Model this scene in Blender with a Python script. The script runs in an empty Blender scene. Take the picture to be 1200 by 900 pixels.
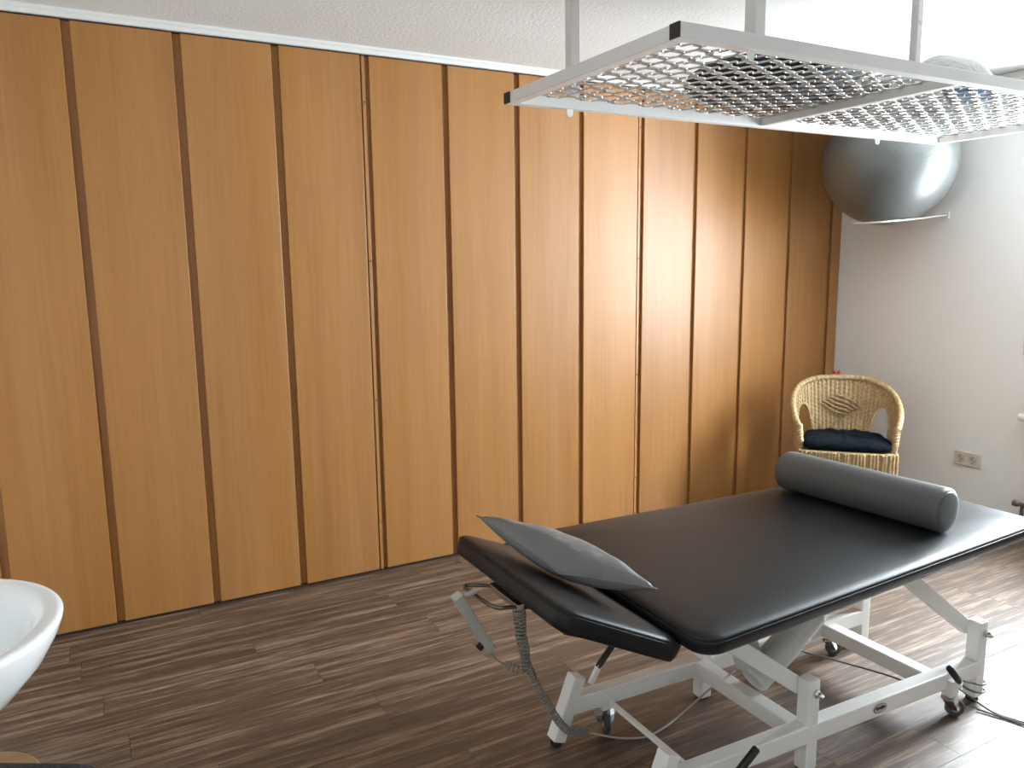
import bpy, bmesh, math, random
from mathutils import Vector, Matrix
random.seed(7)
PI = math.pi
scn = bpy.context.scene
COL = scn.collection

# ------------------------------------------------------------------ camera, light, exposure
def setup_camera():
    yaw, pitch, roll = 0.4948, -0.1545, -0.0117
    f = Vector((math.sin(yaw)*math.cos(pitch), math.cos(yaw)*math.cos(pitch), math.sin(pitch)))
    r = f.cross(Vector((0, 0, 1))).normalized(); u = r.cross(f)
    c, s = math.cos(roll), math.sin(roll)
    r2 = c*r + s*u; u2 = -s*r + c*u
    cam = bpy.data.cameras.new('camera'); co = bpy.data.objects.new('camera', cam); COL.objects.link(co)
    m = Matrix((r2, u2, -f)).transposed().to_4x4()
    m.translation = Vector((0.4018, -3.4659, 1.4794))
    co.matrix_world = m
    cam.sensor_fit = 'HORIZONTAL'; cam.sensor_width = 36.0; cam.lens = 904.14/1200*36.0
    cam.clip_start = 0.05
    scn.camera = co
setup_camera()

W_Y0, W_Y1, W_Z0, W_Z1 = -1.32, -2.30, 0.80, 2.24      # window opening in the right wall
XR, XL, YB, YF, ZC = 4.717, -0.24, 0.0, -5.2, 2.435   # room: right, left, panels, behind camera, ceiling

world = bpy.data.worlds.new('world'); scn.world = world; world.use_nodes = True
bg = world.node_tree.nodes['Background']
bg.inputs[0].default_value = (0.84, 0.94, 1.0, 1); bg.inputs[1].default_value = 116.0
pl = bpy.data.lights.new('window_portal', 'AREA'); pl.shape = 'RECTANGLE'
pl.size = W_Z1-W_Z0; pl.size_y = abs(W_Y1-W_Y0); pl.cycles.is_portal = True
po = bpy.data.objects.new('window_portal', pl); COL.objects.link(po)
po.location = (XR+0.16, (W_Y0+W_Y1)/2, (W_Z0+W_Z1)/2); po.rotation_euler = (0, PI/2, 0)
vs = scn.view_settings
vs.view_transform = 'Standard'; vs.look = 'None'; vs.gamma = 1.0; vs.use_curve_mapping = False
vs.exposure = 0.0

# ------------------------------------------------------------------ materials
def new_mat(name):
    m = bpy.data.materials.new(name); m.use_nodes = True
    nt = m.node_tree; b = nt.nodes['Principled BSDF']
    return m, nt, b
def simple(name, col, rough=0.5, metal=0.0, spec=0.5, bump=None, vary=None):
    m, nt, b = new_mat(name)
    b.inputs['Base Color'].default_value = (*col, 1); b.inputs['Roughness'].default_value = rough
    b.inputs['Metallic'].default_value = metal; b.inputs['Specular IOR Level'].default_value = spec
    tc = nt.nodes.new('ShaderNodeTexCoord')
    if vary:
        n = nt.nodes.new('ShaderNodeTexNoise'); n.inputs['Scale'].default_value = vary[0]; n.inputs['Detail'].default_value = 4
        nt.links.new(tc.outputs['Object'], n.inputs['Vector'])
        r = nt.nodes.new('ShaderNodeValToRGB'); k = vary[1]
        r.color_ramp.elements[0].position = .3; r.color_ramp.elements[1].position = .7
        r.color_ramp.elements[0].color = (*[c*(1-k) for c in col], 1); r.color_ramp.elements[1].color = (*[min(1, c*(1+k)) for c in col], 1)
        nt.links.new(n.outputs[0], r.inputs[0]); nt.links.new(r.outputs[0], b.inputs['Base Color'])
    if bump:
        n = nt.nodes.new('ShaderNodeTexNoise'); n.inputs['Scale'].default_value = bump[0]; n.inputs['Detail'].default_value = 5
        nt.links.new(tc.outputs['Object'], n.inputs['Vector'])
        bp = nt.nodes.new('ShaderNodeBump'); bp.inputs['Strength'].default_value = bump[1]; bp.inputs['Distance'].default_value = bump[2]
        nt.links.new(n.outputs[0], bp.inputs['Height']); nt.links.new(bp.outputs[0], b.inputs['Normal'])
    return m
def wood(name, axis_scale, c0, c1, c2, rough, fine, streak=0.35, bump=0.05, spec=0.5, rnd=0.12, strips=0):
    """grain stretched along one axis; each object shifted and toned by its own random number"""
    m, nt, b = new_mat(name); L = nt.links.new; N = nt.nodes.new
    tc = N('ShaderNodeTexCoord'); oi = N('ShaderNodeObjectInfo')
    mul = N('ShaderNodeMath'); mul.operation = 'MULTIPLY'; mul.inputs[1].default_value = 37.0; L(oi.outputs['Random'], mul.inputs[0])
    add = N('ShaderNodeVectorMath'); add.operation = 'ADD'; L(tc.outputs['Object'], add.inputs[0]); L(mul.outputs[0], add.inputs[1])
    mp = N('ShaderNodeMapping'); mp.inputs['Scale'].default_value = axis_scale; L(add.outputs[0], mp.inputs['Vector'])
    n1 = N('ShaderNodeTexNoise'); n1.inputs['Scale'].default_value = 1.0; n1.inputs['Detail'].default_value = 5; n1.inputs['Distortion'].default_value = 0.4
    L(mp.outputs[0], n1.inputs['Vector'])
    mp2 = N('ShaderNodeMapping'); mp2.inputs['Scale'].default_value = tuple(a*f for a, f in zip(axis_scale, fine)); L(add.outputs[0], mp2.inputs['Vector'])
    n2 = N('ShaderNodeTexNoise'); n2.inputs['Scale'].default_value = 1.0; n2.inputs['Detail'].default_value = 6; n2.inputs['Roughness'].default_value = .65
    L(mp2.outputs[0], n2.inputs['Vector'])
    mx = N('ShaderNodeMath'); mx.operation = 'MULTIPLY_ADD'; mx.inputs[1].default_value = streak
    mm = N('ShaderNodeMath'); mm.operation = 'MULTIPLY'; mm.inputs[1].default_value = 1-streak
    L(n1.outputs[0], mm.inputs[0]); L(n2.outputs[0], mx.inputs[0]); L(mm.outputs[0], mx.inputs[2])
    r = N('ShaderNodeValToRGB'); e = r.color_ramp.elements
    e[0].position = .33; e[0].color = (*c0, 1); e[1].position = .68; e[1].color = (*c2, 1)
    k = e.new(.5); k.color = (*c1, 1)
    L(mx.outputs[0], r.inputs[0])
    hs = N('ShaderNodeHueSaturation'); L(r.outputs[0], hs.inputs['Color'])
    sat = N('ShaderNodeMapRange'); sat.inputs['To Min'].default_value = .975; sat.inputs['To Max'].default_value = 1.02
    if strips:
        sx = N('ShaderNodeSeparateXYZ'); L(add.outputs[0], sx.inputs[0])
        sm = N('ShaderNodeMath'); sm.operation = 'MULTIPLY'; sm.inputs[1].default_value = strips; L(sx.outputs[0], sm.inputs[0])
        fl = N('ShaderNodeMath'); fl.operation = 'FLOOR'; L(sm.outputs[0], fl.inputs[0])
        wn = N('ShaderNodeTexWhiteNoise'); wn.noise_dimensions = '1D'; L(fl.outputs[0], wn.inputs['W'])
        L(wn.outputs['Value'], sat.inputs['Value']); L(sat.outputs[0], hs.inputs['Saturation'])
    vm = N('ShaderNodeMapRange'); vm.inputs['To Min'].default_value = 1-rnd; vm.inputs['To Max'].default_value = 1+rnd
    L(oi.outputs['Random'], vm.inputs['Value']); L(vm.outputs[0], hs.inputs['Value'])
    L(hs.outputs[0], b.inputs['Base Color'])
    b.inputs['Roughness'].default_value = rough; b.inputs['Specular IOR Level'].default_value = spec
    bp = N('ShaderNodeBump'); bp.inputs['Strength'].default_value = bump; bp.inputs['Distance'].default_value = 0.002
    L(n2.outputs[0], bp.inputs['Height']); L(bp.outputs[0], b.inputs['Normal'])
    return m
M = {}
M['panel'] = wood('beech_veneer', (9, 9, .45), (.305, .130, .034), (.350, .158, .044), (.395, .188, .058), .42, (9, 9, 5), .45, .03, .42, .05, 6.5)
M['plank'] = wood('vinyl_plank', (1.4, 32, 32), (.026, .013, .007), (.090, .053, .033), (.34, .242, .170), .50, (4.5, 3.0, 3.0), .54, .3, 1.0, .10)
M['joint'] = simple('floor_joint', (.04, .028, .02), .8)
M['screw_gap_shade'] = simple('screw_black_gap_shade', (.02, .012, .006), .8)  # screw heads; also the painted-in shade of the panel gaps
M['trim'] = simple('white_trim', (.74, .73, .70), .45)
M['leather'] = simple('black_leather', (.0110, .0115, .0125), .40, 0, .25, (420, .18, .002))
M['grey_leather'] = simple('grey_leatherette', (.095, .093, .091), .50, 0, .4, (380, .15, .002), (3, .05))
M['pillow_leather'] = simple('pillow_leatherette', (.150, .148, .145), .46, 0, .45, (9, .5, .03), (4, .06))
M['white_metal'] = simple('white_powder_coat', (.84, .83, .80), .38)
M['rack_metal'] = simple('rack_white_coat', (.68, .66, .64), .40)
M['grid_metal'] = simple('galvanised_strip', (.62, .62, .61), .28, .75)
M['black_plastic'] = simple('black_plastic', (.012, .012, .012), .45)
M['rubber'] = simple('grey_rubber', (.06, .06, .062), .6)
M['chrome'] = simple('chrome', (.62, .62, .62), .2, 1)
M['steel_bar'] = simple('burnished_bar', (.16, .13, .11), .3, .9)
M['grey_plastic'] = simple('grey_plastic', (.40, .40, .35), .45)
M['actuator'] = simple('actuator_grey', (.55, .55, .52), .4)
M['cord'] = simple('cord_grey', (.23, .225, .20), .5)
M['cable'] = simple('cable_pale', (.42, .40, .36), .5)
M['dark_cable'] = simple('cable_dark', (.10, .10, .10), .5)
M['ceramic'] = simple('ceramic', (.76, .77, .77), .12)
M['socket'] = simple('cream_plastic', (.62, .57, .49), .35)
M['socket_in'] = simple('cream_socket_insert', (.52, .47, .40), .4)
M['navy'] = simple('navy_cloth', (.0030, .0062, .0095), .9, 0, .12, (25, .5, .02), (30, .25))
M['red'] = simple('red_tag', (.5, .02, .03), .6)
M['dark_fabric'] = simple('charcoal_felt', (.030, .028, .030), .95, 0, .1, (300, .5, .004), (220, .5))
M['round_dark'] = simple('black_cover', (.012, .012, .014), .6)
M['pale_fabric'] = simple('pale_quilted', (.36, .345, .33), .85, 0, .2, (30, .6, .02))
M['blue_fabric'] = simple('blue_cloth', (.045, .075, .15), .8, 0, .2, (40, .5, .01))
M['stool_wood'] = wood('stool_wood', (3, 25, 25), (.22, .12, .05), (.27, .155, .07), (.32, .19, .09), .4, (3, 3, 3), .4)
M['window_white'] = simple('window_white', (.8, .8, .8), .35)
M['radiator'] = simple('radiator_white', (.8, .8, .78), .35)
M['valve'] = simple('valve_metal', (.14, .13, .12), .4, .6)
M['dark_slot'] = simple('dark_slot', (.02, .02, .02), .7)

def ceiling_mat():
    m, nt, b = new_mat('woodchip_ceiling'); L = nt.links.new; N = nt.nodes.new
    b.inputs['Base Color'].default_value = (.78, .78, .77, 1); b.inputs['Roughness'].default_value = .9; b.inputs['Specular IOR Level'].default_value = .15
    tc = N('ShaderNodeTexCoord'); n = N('ShaderNodeTexNoise'); n.inputs['Scale'].default_value = 85; n.inputs['Detail'].default_value = 3
    v = N('ShaderNodeTexVoronoi'); v.inputs['Scale'].default_value = 70
    L(tc.outputs['Object'], n.inputs['Vector']); L(tc.outputs['Object'], v.inputs['Vector'])
    a = N('ShaderNodeMath'); a.operation = 'SUBTRACT'; L(n.outputs[0], a.inputs[0]); L(v.outputs['Distance'], a.inputs[1])
    bp = N('ShaderNodeBump'); bp.inputs['Strength'].default_value = .30; bp.inputs['Distance'].default_value = .003
    L(a.outputs[0], bp.inputs['Height']); L(bp.outputs[0], b.inputs['Normal']); return m
def weave_wall():
    m, nt, b = new_mat('glass_fibre_wallpaper'); L = nt.links.new; N = nt.nodes.new
    b.inputs['Base Color'].default_value = (.86, .85, .83, 1); b.inputs['Roughness'].default_value = .75; b.inputs['Specular IOR Level'].default_value = .25
    tc = N('ShaderNodeTexCoord'); hs = []
    for ang in (0, PI/2):
        mp = N('ShaderNodeMapping'); mp.inputs['Rotation'].default_value = (PI/4+ang, 0, 0); L(tc.outputs['Object'], mp.inputs['Vector'])
        w = N('ShaderNodeTexWave'); w.bands_direction = 'Y'; w.inputs['Scale'].default_value = 38; w.inputs['Distortion'].default_value = 1.2; w.inputs['Detail Scale'].default_value = 2
        L(mp.outputs[0], w.inputs['Vector']); hs.append(w)
    a = N('ShaderNodeMath'); a.operation = 'MULTIPLY'; L(hs[0].outputs['Fac'], a.inputs[0]); L(hs[1].outputs['Fac'], a.inputs[1])
    bp = N('ShaderNodeBump'); bp.inputs['Strength'].default_value = .35; bp.inputs['Distance'].default_value = .002
    L(a.outputs[0], bp.inputs['Height']); L(bp.outputs[0], b.inputs['Normal']); return m
def wicker_mat():
    m, nt, b = new_mat('wicker'); L = nt.links.new; N = nt.nodes.new
    tc = N('ShaderNodeTexCoord'); n = N('ShaderNodeTexNoise'); n.inputs['Scale'].default_value = 45; n.inputs['Detail'].default_value = 4
    L(tc.outputs['Object'], n.inputs['Vector'])
    r = N('ShaderNodeValToRGB'); e = r.color_ramp.elements
    e[0].position = .3; e[0].color = (.35, .235, .11, 1); e[1].position = .7; e[1].color = (.52, .375, .195, 1)
    L(n.outputs[0], r.inputs[0]); L(r.outputs[0], b.inputs['Base Color']); b.inputs['Roughness'].default_value = .5
    return m
def ball_mat():
    m, nt, b = new_mat('silver_vinyl'); L = nt.links.new; N = nt.nodes.new
    b.inputs['Base Color'].default_value = (.135, .14, .137, 1); b.inputs['Roughness'].default_value = .36; b.inputs['Metallic'].default_value = .35
    return m
def glass_mat():
    m, nt, b = new_mat('window_glass'); L = nt.links.new; N = nt.nodes.new
    t = N('ShaderNodeBsdfTransparent'); g = N('ShaderNodeBsdfGlossy'); g.inputs['Roughness'].default_value = .02
    mx = N('ShaderNodeMixShader'); mx.inputs[0].default_value = .05
    L(t.outputs[0], mx.inputs[1]); L(g.outputs[0], mx.inputs[2]); L(mx.outputs[0], nt.nodes['Material Output'].inputs[0]); return m
M['ceiling'] = ceiling_mat(); M['weave'] = weave_wall(); M['wicker'] = wicker_mat(); M['ball'] = ball_mat(); M['glass'] = glass_mat()
M['plaster'] = simple('white_plaster', (.84, .83, .81), .85, 0, .2)

# ------------------------------------------------------------------ mesh helpers
def obj(name, bm, mat, parent=None, smooth=False, loc=None, rot=None, bevel=0, seg=2):
    me = bpy.data.meshes.new(name)
    bmesh.ops.recalc_face_normals(bm, faces=bm.faces)
    if smooth:
        for f in bm.faces: f.smooth = True
    bm.to_mesh(me); bm.free(); me.materials.append(M[mat])
    o = bpy.data.objects.new(name, me); COL.objects.link(o)
    if parent: o.parent = parent
    if loc: o.location = loc
    if rot: o.rotation_euler = rot
    if bevel:
        md = o.modifiers.new('bevel', 'BEVEL'); md.width = bevel; md.segments = seg; md.limit_method = 'ANGLE'; md.angle_limit = .6
    return o
def box(x0, x1, y0, y1, z0, z1, bm=None):
    bm = bm or bmesh.new()
    vv = [bm.verts.new((x, y, z)) for z in (z0, z1) for y in (y0, y1) for x in (x0, x1)]
    for a in ((0, 1, 3, 2), (4, 6, 7, 5), (0, 4, 5, 1), (2, 3, 7, 6), (0, 2, 6, 4), (1, 5, 7, 3)): bm.faces.new([vv[i] for i in a])
    return bm
def frames(pts, up=None):
    pts = [Vector(p) for p in pts]; n = len(pts); out = []; prev = None
    for i in range(n):
        t = (pts[min(i+1, n-1)]-pts[max(i-1, 0)]).normalized()
        if prev is None:
            a = Vector(up) if up else (Vector((0, 0, 1)) if abs(t.z) < .9 else Vector((1, 0, 0)))
        else: a = prev
        nn = (a - t*a.dot(t)).normalized(); prev = nn
        out.append((pts[i], nn, t.cross(nn)))
    return out
def tube(pts, r, seg=10, bm=None, closed=False, up=None, shape=None):
    bm = bm or bmesh.new(); rings = []
    fr = frames(pts, up)
    for i, (p, a, b) in enumerate(fr):
        rr = r[i] if isinstance(r, (list, tuple)) else r
        if shape: rings.append([bm.verts.new(p + a*(sx*rr) + b*(sy*rr)) for sx, sy in shape])
        else: rings.append([bm.verts.new(p + (a*math.cos(2*PI*k/seg)+b*math.sin(2*PI*k/seg))*rr) for k in range(seg)])
    s = len(rings[0])
    for i in range(len(rings)-(0 if closed else 1)):
        A = rings[i]; B = rings[(i+1) % len(rings)]
        for k in range(s): bm.faces.new((A[k], A[(k+1) % s], B[(k+1) % s], B[k]))
    if not closed:
        bm.faces.new(rings[0][::-1]); bm.faces.new(rings[-1])
    return bm
def bar(p0, p1, w, h, bm=None, up=(0, 0, 1)):
    """rectangular tube from p0 to p1: h along up, w sideways"""
    return tube([p0, p1], 1.0, bm=bm, up=up, shape=[(h/2, w/2), (h/2, -w/2), (-h/2, -w/2), (-h/2, w/2)])
def lathe(prof, seg=32, bm=None, mtx=None):
    bm = bm or bmesh.new(); rings = []; mtx = mtx or Matrix()
    for r, z in prof:
        if r < 1e-6: rings.append([bm.verts.new(mtx @ Vector((0, 0, z)))])
        else: rings.append([bm.verts.new(mtx @ Vector((r*math.cos(2*PI*k/seg), r*math.sin(2*PI*k/seg), z))) for k in range(seg)])
    for A, B in zip(rings, rings[1:]):
        for k in range(seg):
            a, b2 = A[k % len(A)], A[(k+1) % len(A)]; c, d = B[(k+1) % len(B)], B[k % len(B)]
            f = list(dict.fromkeys((a, b2, c, d)))
            if len(f) > 2: bm.faces.new(f)
    for R in (rings[0], rings[-1]):
        if len(R) > 2:
            try: bm.faces.new(R)
            except ValueError: pass
    return bm
def axis_matrix(p, d):
    return Matrix.Translation(p) @ Vector(d).to_track_quat('Z', 'Y').to_matrix().to_4x4()
def spline(pts, n=8):
    P = [Vector(p) for p in pts]; out = []
    for i in range(len(P)-1):
        p0, p1, p2, p3 = P[max(i-1, 0)], P[i], P[i+1], P[min(i+2, len(P)-1)]
        for k in range(n):
            t = k/n
            out.append(.5*((2*p1)+(p2-p0)*t+(2*p0-5*p1+4*p2-p3)*t*t+(3*p1-p0-3*p2+p3)*t**3))
    return out+[P[-1]]
def outline(poly, rad, n=7, sub=10):
    """convex CCW polygon with rounded corners, edges subdivided"""
    out = []; m = len(poly)
    for i in range(m):
        p = Vector(poly[i]); a = (Vector(poly[i-1])-p).normalized(); b = (Vector(poly[(i+1) % m])-p).normalized()
        ang = a.angle(b); d = rad[i]/math.tan(ang/2); c = p+(a+b).normalized()*(rad[i]/math.sin(ang/2))
        s = p+a*d-c; e = p+b*d-c; t0 = math.atan2(s.y, s.x); t1 = math.atan2(e.y, e.x)
        while t1 < t0: t1 += 2*PI
        out += [c+Vector((math.cos(t0+(t1-t0)*k/n), math.sin(t0+(t1-t0)*k/n)))*rad[i] for k in range(n+1)]
    res = []
    for i in range(len(out)):
        p, q = out[i], out[(i+1) % len(out)]; k = max(1, min(sub, int((q-p).length/.05)))
        res += [p+(q-p)*j/k for j in range(k)]
    return res
def slab(pts, rings, crown, bm=None):
    """rounded pad: rings = (inset, z) from bottom to top edge; crown = extra (inset, z) rings and a centre"""
    bm = bm or bmesh.new(); n = len(pts); nrm = []
    for i in range(n):
        t = (pts[(i+1) % n]-pts[i-1]).normalized(); nrm.append(Vector((-t.y, t.x)))
    cen = sum(pts, Vector((0, 0)))/n; R = []
    for ins, z in rings:
        R.append([bm.verts.new((*(pts[i]+nrm[i]*ins), z)) for i in range(n)])
    base = [pts[i]+nrm[i]*rings[-1][0] for i in range(n)]
    for s, z in crown:
        R.append([bm.verts.new((*(cen+(base[i]-cen)*s), z)) for i in range(n)])
    for A, B in zip(R, R[1:]):
        for k in range(n): bm.faces.new((A[k], A[(k+1) % n], B[(k+1) % n], B[k]))
    bm.faces.new(R[0][::-1]); bm.faces.new(R[-1])
    return bm
def thing(name, label, cat, loc=(0, 0, 0), rotz=0, group=None):
    o = bpy.data.objects.new(name, None); COL.objects.link(o); o.location = loc; o.rotation_euler = (0, 0, rotz); o.empty_display_size = .1
    o['label'] = label; o['category'] = cat
    if group: o['group'] = group
    return o
def tag(o, label, cat, group=None):
    o['label'] = label; o['category'] = cat
    if group: o['group'] = group
    return o
def struct(o, label=None):
    o['kind'] = 'structure'
    if label: o['label'] = label
    return o
def dup(o, parent, loc=None):
    c = o.copy(); COL.objects.link(c); c.parent = parent
    if loc is not None: c.location = loc
    return c

# ------------------------------------------------------------------ room shell
floor = struct(obj('floor', box(XL-.1, XR+.1, YF-.1, .06, -.08, -.004), 'joint'), 'dark grey-brown wood-look plank floor')
PW, PL = .152, 1.22
pl_bm = box(-PL/2+.0006, PL/2-.0006, -PW/2+.0005, PW/2-.0005, -.004, 0)
pl_me = None
rows = int((0-YF)/PW)+2
for r in range(rows):
    y = .045-PW/2-r*PW+.0
    off = {0: .70, 1: 1.43, 2: .25, 3: .85, 4: .32, 5: 1.02, 6: .39, 7: 1.15, 8: .62}.get(r, random.random()*PL)
    x = XL-PL+((off-XL) % PL)
    while x < XR+.05:
        x0, x1 = max(x, XL-.05), min(x+PL, XR+.05)
        if x1-x0 > .03:
            w = x1-x0
            if w > PL-.001:
                if pl_me is None:
                    o = obj('plank', pl_bm, 'plank', floor); pl_me = o.data
                else:
                    o = bpy.data.objects.new('plank', pl_me); COL.objects.link(o); o.parent = floor
            else:
                o = obj('plank', box(-w/2+.0006, w/2-.0006, -PW/2+.0005, PW/2-.0005, -.004, 0), 'plank', floor)
            o.location = ((x0+x1)/2, y, 0)
        x += PL
struct(obj('ceiling', box(XL-.1, XR+.1, YF-.1, .12, ZC, ZC+.1), 'ceiling'), 'white woodchip ceiling')

wall_back = struct(obj('wall_back', box(XL-.1, XR+.1, .017, .12, 0, ZC), 'panel'), 'wall clad in tall beech veneer panels')
P, G, GW = .3816, .0304, .0411
def gx(i, s):
    x = i*P+(GW-G)*((i > 4)+(i > 8))
    if s: x += GW if i in (4, 8) else G
    return x
def panel(x0, x1):
    w = x1-x0
    o = obj('panel', box(-w/2, w/2, 0, .0165, 0, 2.383), 'panel', wall_back, bevel=.0025)
    o.location = ((x0+x1)/2, 0, .014)
edges = [(gx(i, 1), gx(i+1, 0)) for i in range(0, 12)]
panel(XL, gx(0, 0))
for a, b in edges: panel(a, b)
panel(gx(12, 1), XR-.004)
for i in (4, 8):
    x = gx(i, 0)
    obj('edge_strip', box(-.0075, .0075, 0, .0115, 0, 2.386), 'panel', wall_back, loc=(x+.0155, .0050, .010), bevel=.0015)
    for z in (.25, .85, 1.5, 2.2):
        obj('screw', lathe([(0, 0), (.0035, 0), (.0035, .002), (0, .002)], 10, mtx=axis_matrix((x+.017, .0050, z), (0, -1, 0))), 'screw_gap_shade', wall_back)
obj('gap_shade_strip', box(XL, XR, .010, .018, 2.397, 2.406), 'screw_gap_shade', wall_back)  # black strip painting the shade in the gap below the cornice
obj('gap_shade_strip', box(XL, XR, .009, .018, 0, .0125), 'screw_gap_shade', wall_back)  # black strip painting the shade in the recess under the panels
tb = bmesh.new()
prof = [(.0175, 2.404), (-.003, 2.404), (-.005, 2.406), (-.005, 2.420), (-.010, 2.423), (-.013, 2.427), (-.013, ZC), (.0175, ZC)]
A = [tb.verts.new((XL, y, z)) for y, z in prof]; B = [tb.verts.new((XR, y, z)) for y, z in prof]
for k in range(len(prof)): tb.faces.new((A[k], A[(k+1) % len(prof)], B[(k+1) % len(prof)], B[k]))
tb.faces.new(A); tb.faces.new(B[::-1])
struct(obj('trim_1', tb, 'trim'), 'white cornice strip above the wood panels')
tb = box(XR-.022, XR+.02, YF, -.026, ZC-.034, ZC)
struct(obj('trim_2', tb, 'trim', bevel=.01, seg=3), 'white cornice on the white wall')

bm = box(XR, XR+.3, W_Y0, .12, 0, ZC); box(XR, XR+.3, YF-.1, W_Y1, 0, ZC, bm)
box(XR, XR+.3, W_Y1, W_Y0, 0, W_Z0, bm); box(XR, XR+.3, W_Y1, W_Y0, W_Z1, ZC, bm)
struct(obj('wall_right', bm, 'weave'), 'white wall with woven glass fibre wallpaper')
struct(obj('wall_left', box(XL-.1, XL, YF-.1, .12, 0, ZC), 'plaster'))
struct(obj('wall_front', box(XL-.1, XR+.3, YF-.1, YF, 0, ZC), 'plaster'))
# window (right of the frame) with three casements
win = struct(obj('window_1', box(XR+.10, XR+.16, W_Y0-.06, W_Y0, W_Z0, W_Z1, box(XR+.10, XR+.16, W_Y1, W_Y1+.06, W_Z0, W_Z1,
             box(XR+.10, XR+.16, W_Y1, W_Y0, W_Z0, W_Z0+.06, box(XR+.10, XR+.16, W_Y1, W_Y0, W_Z1-.06, W_Z1)))), 'window_white'))
third = (W_Y0-W_Y1)/3
for k in (1, 2):
    obj('mullion', box(XR+.10, XR+.16, -.03, .03, W_Z0+.06, W_Z1-.06), 'window_white', win, loc=(0, W_Y1+k*third, 0))
for k in range(3):
    obj('pane', box(XR+.128, XR+.132, W_Y1+k*third+.03, W_Y1+(k+1)*third-.03, W_Z0+.06, W_Z1-.06), 'glass', win)
obj('window_sill', box(XR-.10, XR+.10, W_Y1-.04, W_Y0+.04, W_Z0-.03, W_Z0), 'window_white', win, bevel=.006)

# ------------------------------------------------------------------ treatment couch
couch = thing('treatment_couch', 'black leather treatment couch on a white steel lifting frame', 'couch', (2.2, -1.8, 0))
CO = Vector((2.2, -1.8, 0))
def cobj(name, bm, mat, parent=couch, **k):
    bmesh.ops.translate(bm, verts=bm.verts, vec=-CO)
    return obj(name, bm, mat, parent, **k)
ZT = .600
body = outline([(1.590, -2.196), (3.175, -2.112), (3.175, -1.372), (1.600, -1.326)], [.07, .06, .06, .06])
t = ZT
bm = slab(body, [(.030, t-.056), (.012, t-.051), (.004, t-.040), (.0, t-.020), (.0, t-.0145), (.003, t-.0135), (.001, t-.0125), (.006, t-.006), (.016, t-.001), (.030, t+.002)],
          [(.9, t+.006), (.7, t+.009), (.35, t+.011), (.1, t+.011)])
main_pad = cobj('mattress_pad', bm, 'leather', smooth=True)
seam = [Vector((*p, t-.0135)) for p in body]
cobj('piping', tube(seam, .0016, 6, closed=True), 'leather', main_pad, smooth=True)
# head section: own plane rising to the head end
hx, hz, tilt = 1.590, .566, math.radians(24.0)
head = outline([(-.325, -.305), (0.022, -.368), (0.022, .340), (-.325, .300)], [.055, .03, .03, .055])
bm = slab(head, [(.026, -.060), (.010, -.055), (.003, -.040), (0, -.018), (0, -.0135), (.003, -.0125), (.001, -.0115), (.006, -.005), (.016, -.0005), (.03, .002)],
          [(.85, .005), (.6, .008), (.25, .009)])
HM = Matrix.Translation((hx, -1.752, hz)) @ Matrix.Rotation(tilt, 4, 'Y')
bm.transform(HM)
head_pad = cobj('headrest_pad', bm, 'leather', smooth=True)
cobj('piping', tube([HM @ Vector((*p, -.0125)) for p in head], .0015, 6, closed=True), 'leather', head_pad, smooth=True)
bm = box(-.25, .0, -.24, .24, -.076, -.058); bm.transform(HM)
cobj('headrest_board', bm, 'black_plastic')

def fy(x, y0): return y0-.03*(x-2.15)          # frame is turned a little against the wall
NY, FY = -2.045, -1.605
def fp(x, y0, z): return Vector((x, fy(x, y0), z))
for y0 in (NY, FY):
    cobj('base_beam', bar(fp(1.60, y0, .122), fp(2.93, y0, .122), .046, .056), 'white_metal', bevel=.004)
for x, w in ((2.105, .05), (2.70, .06)):
    cobj('cross_beam', bar(fp(x, NY+.02, .125), fp(x, FY-.02, .125), .05 if w < .055 else .05, .05), 'white_metal', bevel=.004)
for y0 in (NY, FY):
    # slanted head-end leg
    b = bar(fp(1.556, y0, .016), fp(1.632, y0, .212), .046, .044, up=(1, 0, 0))
    l = cobj('leg', b, 'white_metal', bevel=.004)
    cobj('rubber_foot', lathe([(0, 0), (.016, 0), (.018, .004), (.016, .02), (0, .02)], 16, mtx=Matrix.Translation(fp(1.556, y0, 0))), 'black_plastic', l)
for y0 in (NY, FY):
    for x, zb in ((2.135, .004), (2.917, .018)):
        l = cobj('post', bar(fp(x, y0, zb), fp(x, y0, .287), .045, .045, up=(1, 0, 0)), 'white_metal', bevel=.005)
        cobj('rubber_foot', lathe([(0, 0), (.018, 0), (.02, .004), (.018, max(zb+.004, .006)), (0, max(zb+.004, .006))], 16, mtx=Matrix.Translation(fp(x, y0, 0))), 'black_plastic', l)
        sg = -1 if y0 == NY else 1
        cobj('pivot_cap', lathe([(0, 0), (.013, 0), (.013, .008), (.010, .012), (.009, .02), (.004, .028), (0, .029)], 16, mtx=axis_matrix(fp(x+.004, y0+sg*.0225, .247), (.0, sg, 0))), 'chrome', l, smooth=False)
        # lifting arm inside the post
        ya = y0-sg*.038
        cobj('lift_arm', bar(fp(x-.005, ya, .247), fp(x-.005-.43, ya, .247+.318), .028, .048), 'white_metal', bevel=.003)
for x in (2.130-.43, 2.912-.43):
    cobj('cross_tube', tube([fp(x, NY+.03, .545), fp(x, FY-.03, .545)], .016, 12), 'white_metal')
for y0 in (NY-.01, FY+.01):
    cobj('top_rail', bar(fp(1.64, y0+.03, .512), fp(2.88, y0+.03, .512), .032, .042), 'white_metal', bevel=.003)
for x in (1.66, 2.30, 2.86):
    cobj('top_cross_rail', bar(fp(x, NY+.04, .512), fp(x, FY-.04, .512), .032, .040), 'white_metal', bevel=.003)
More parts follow.
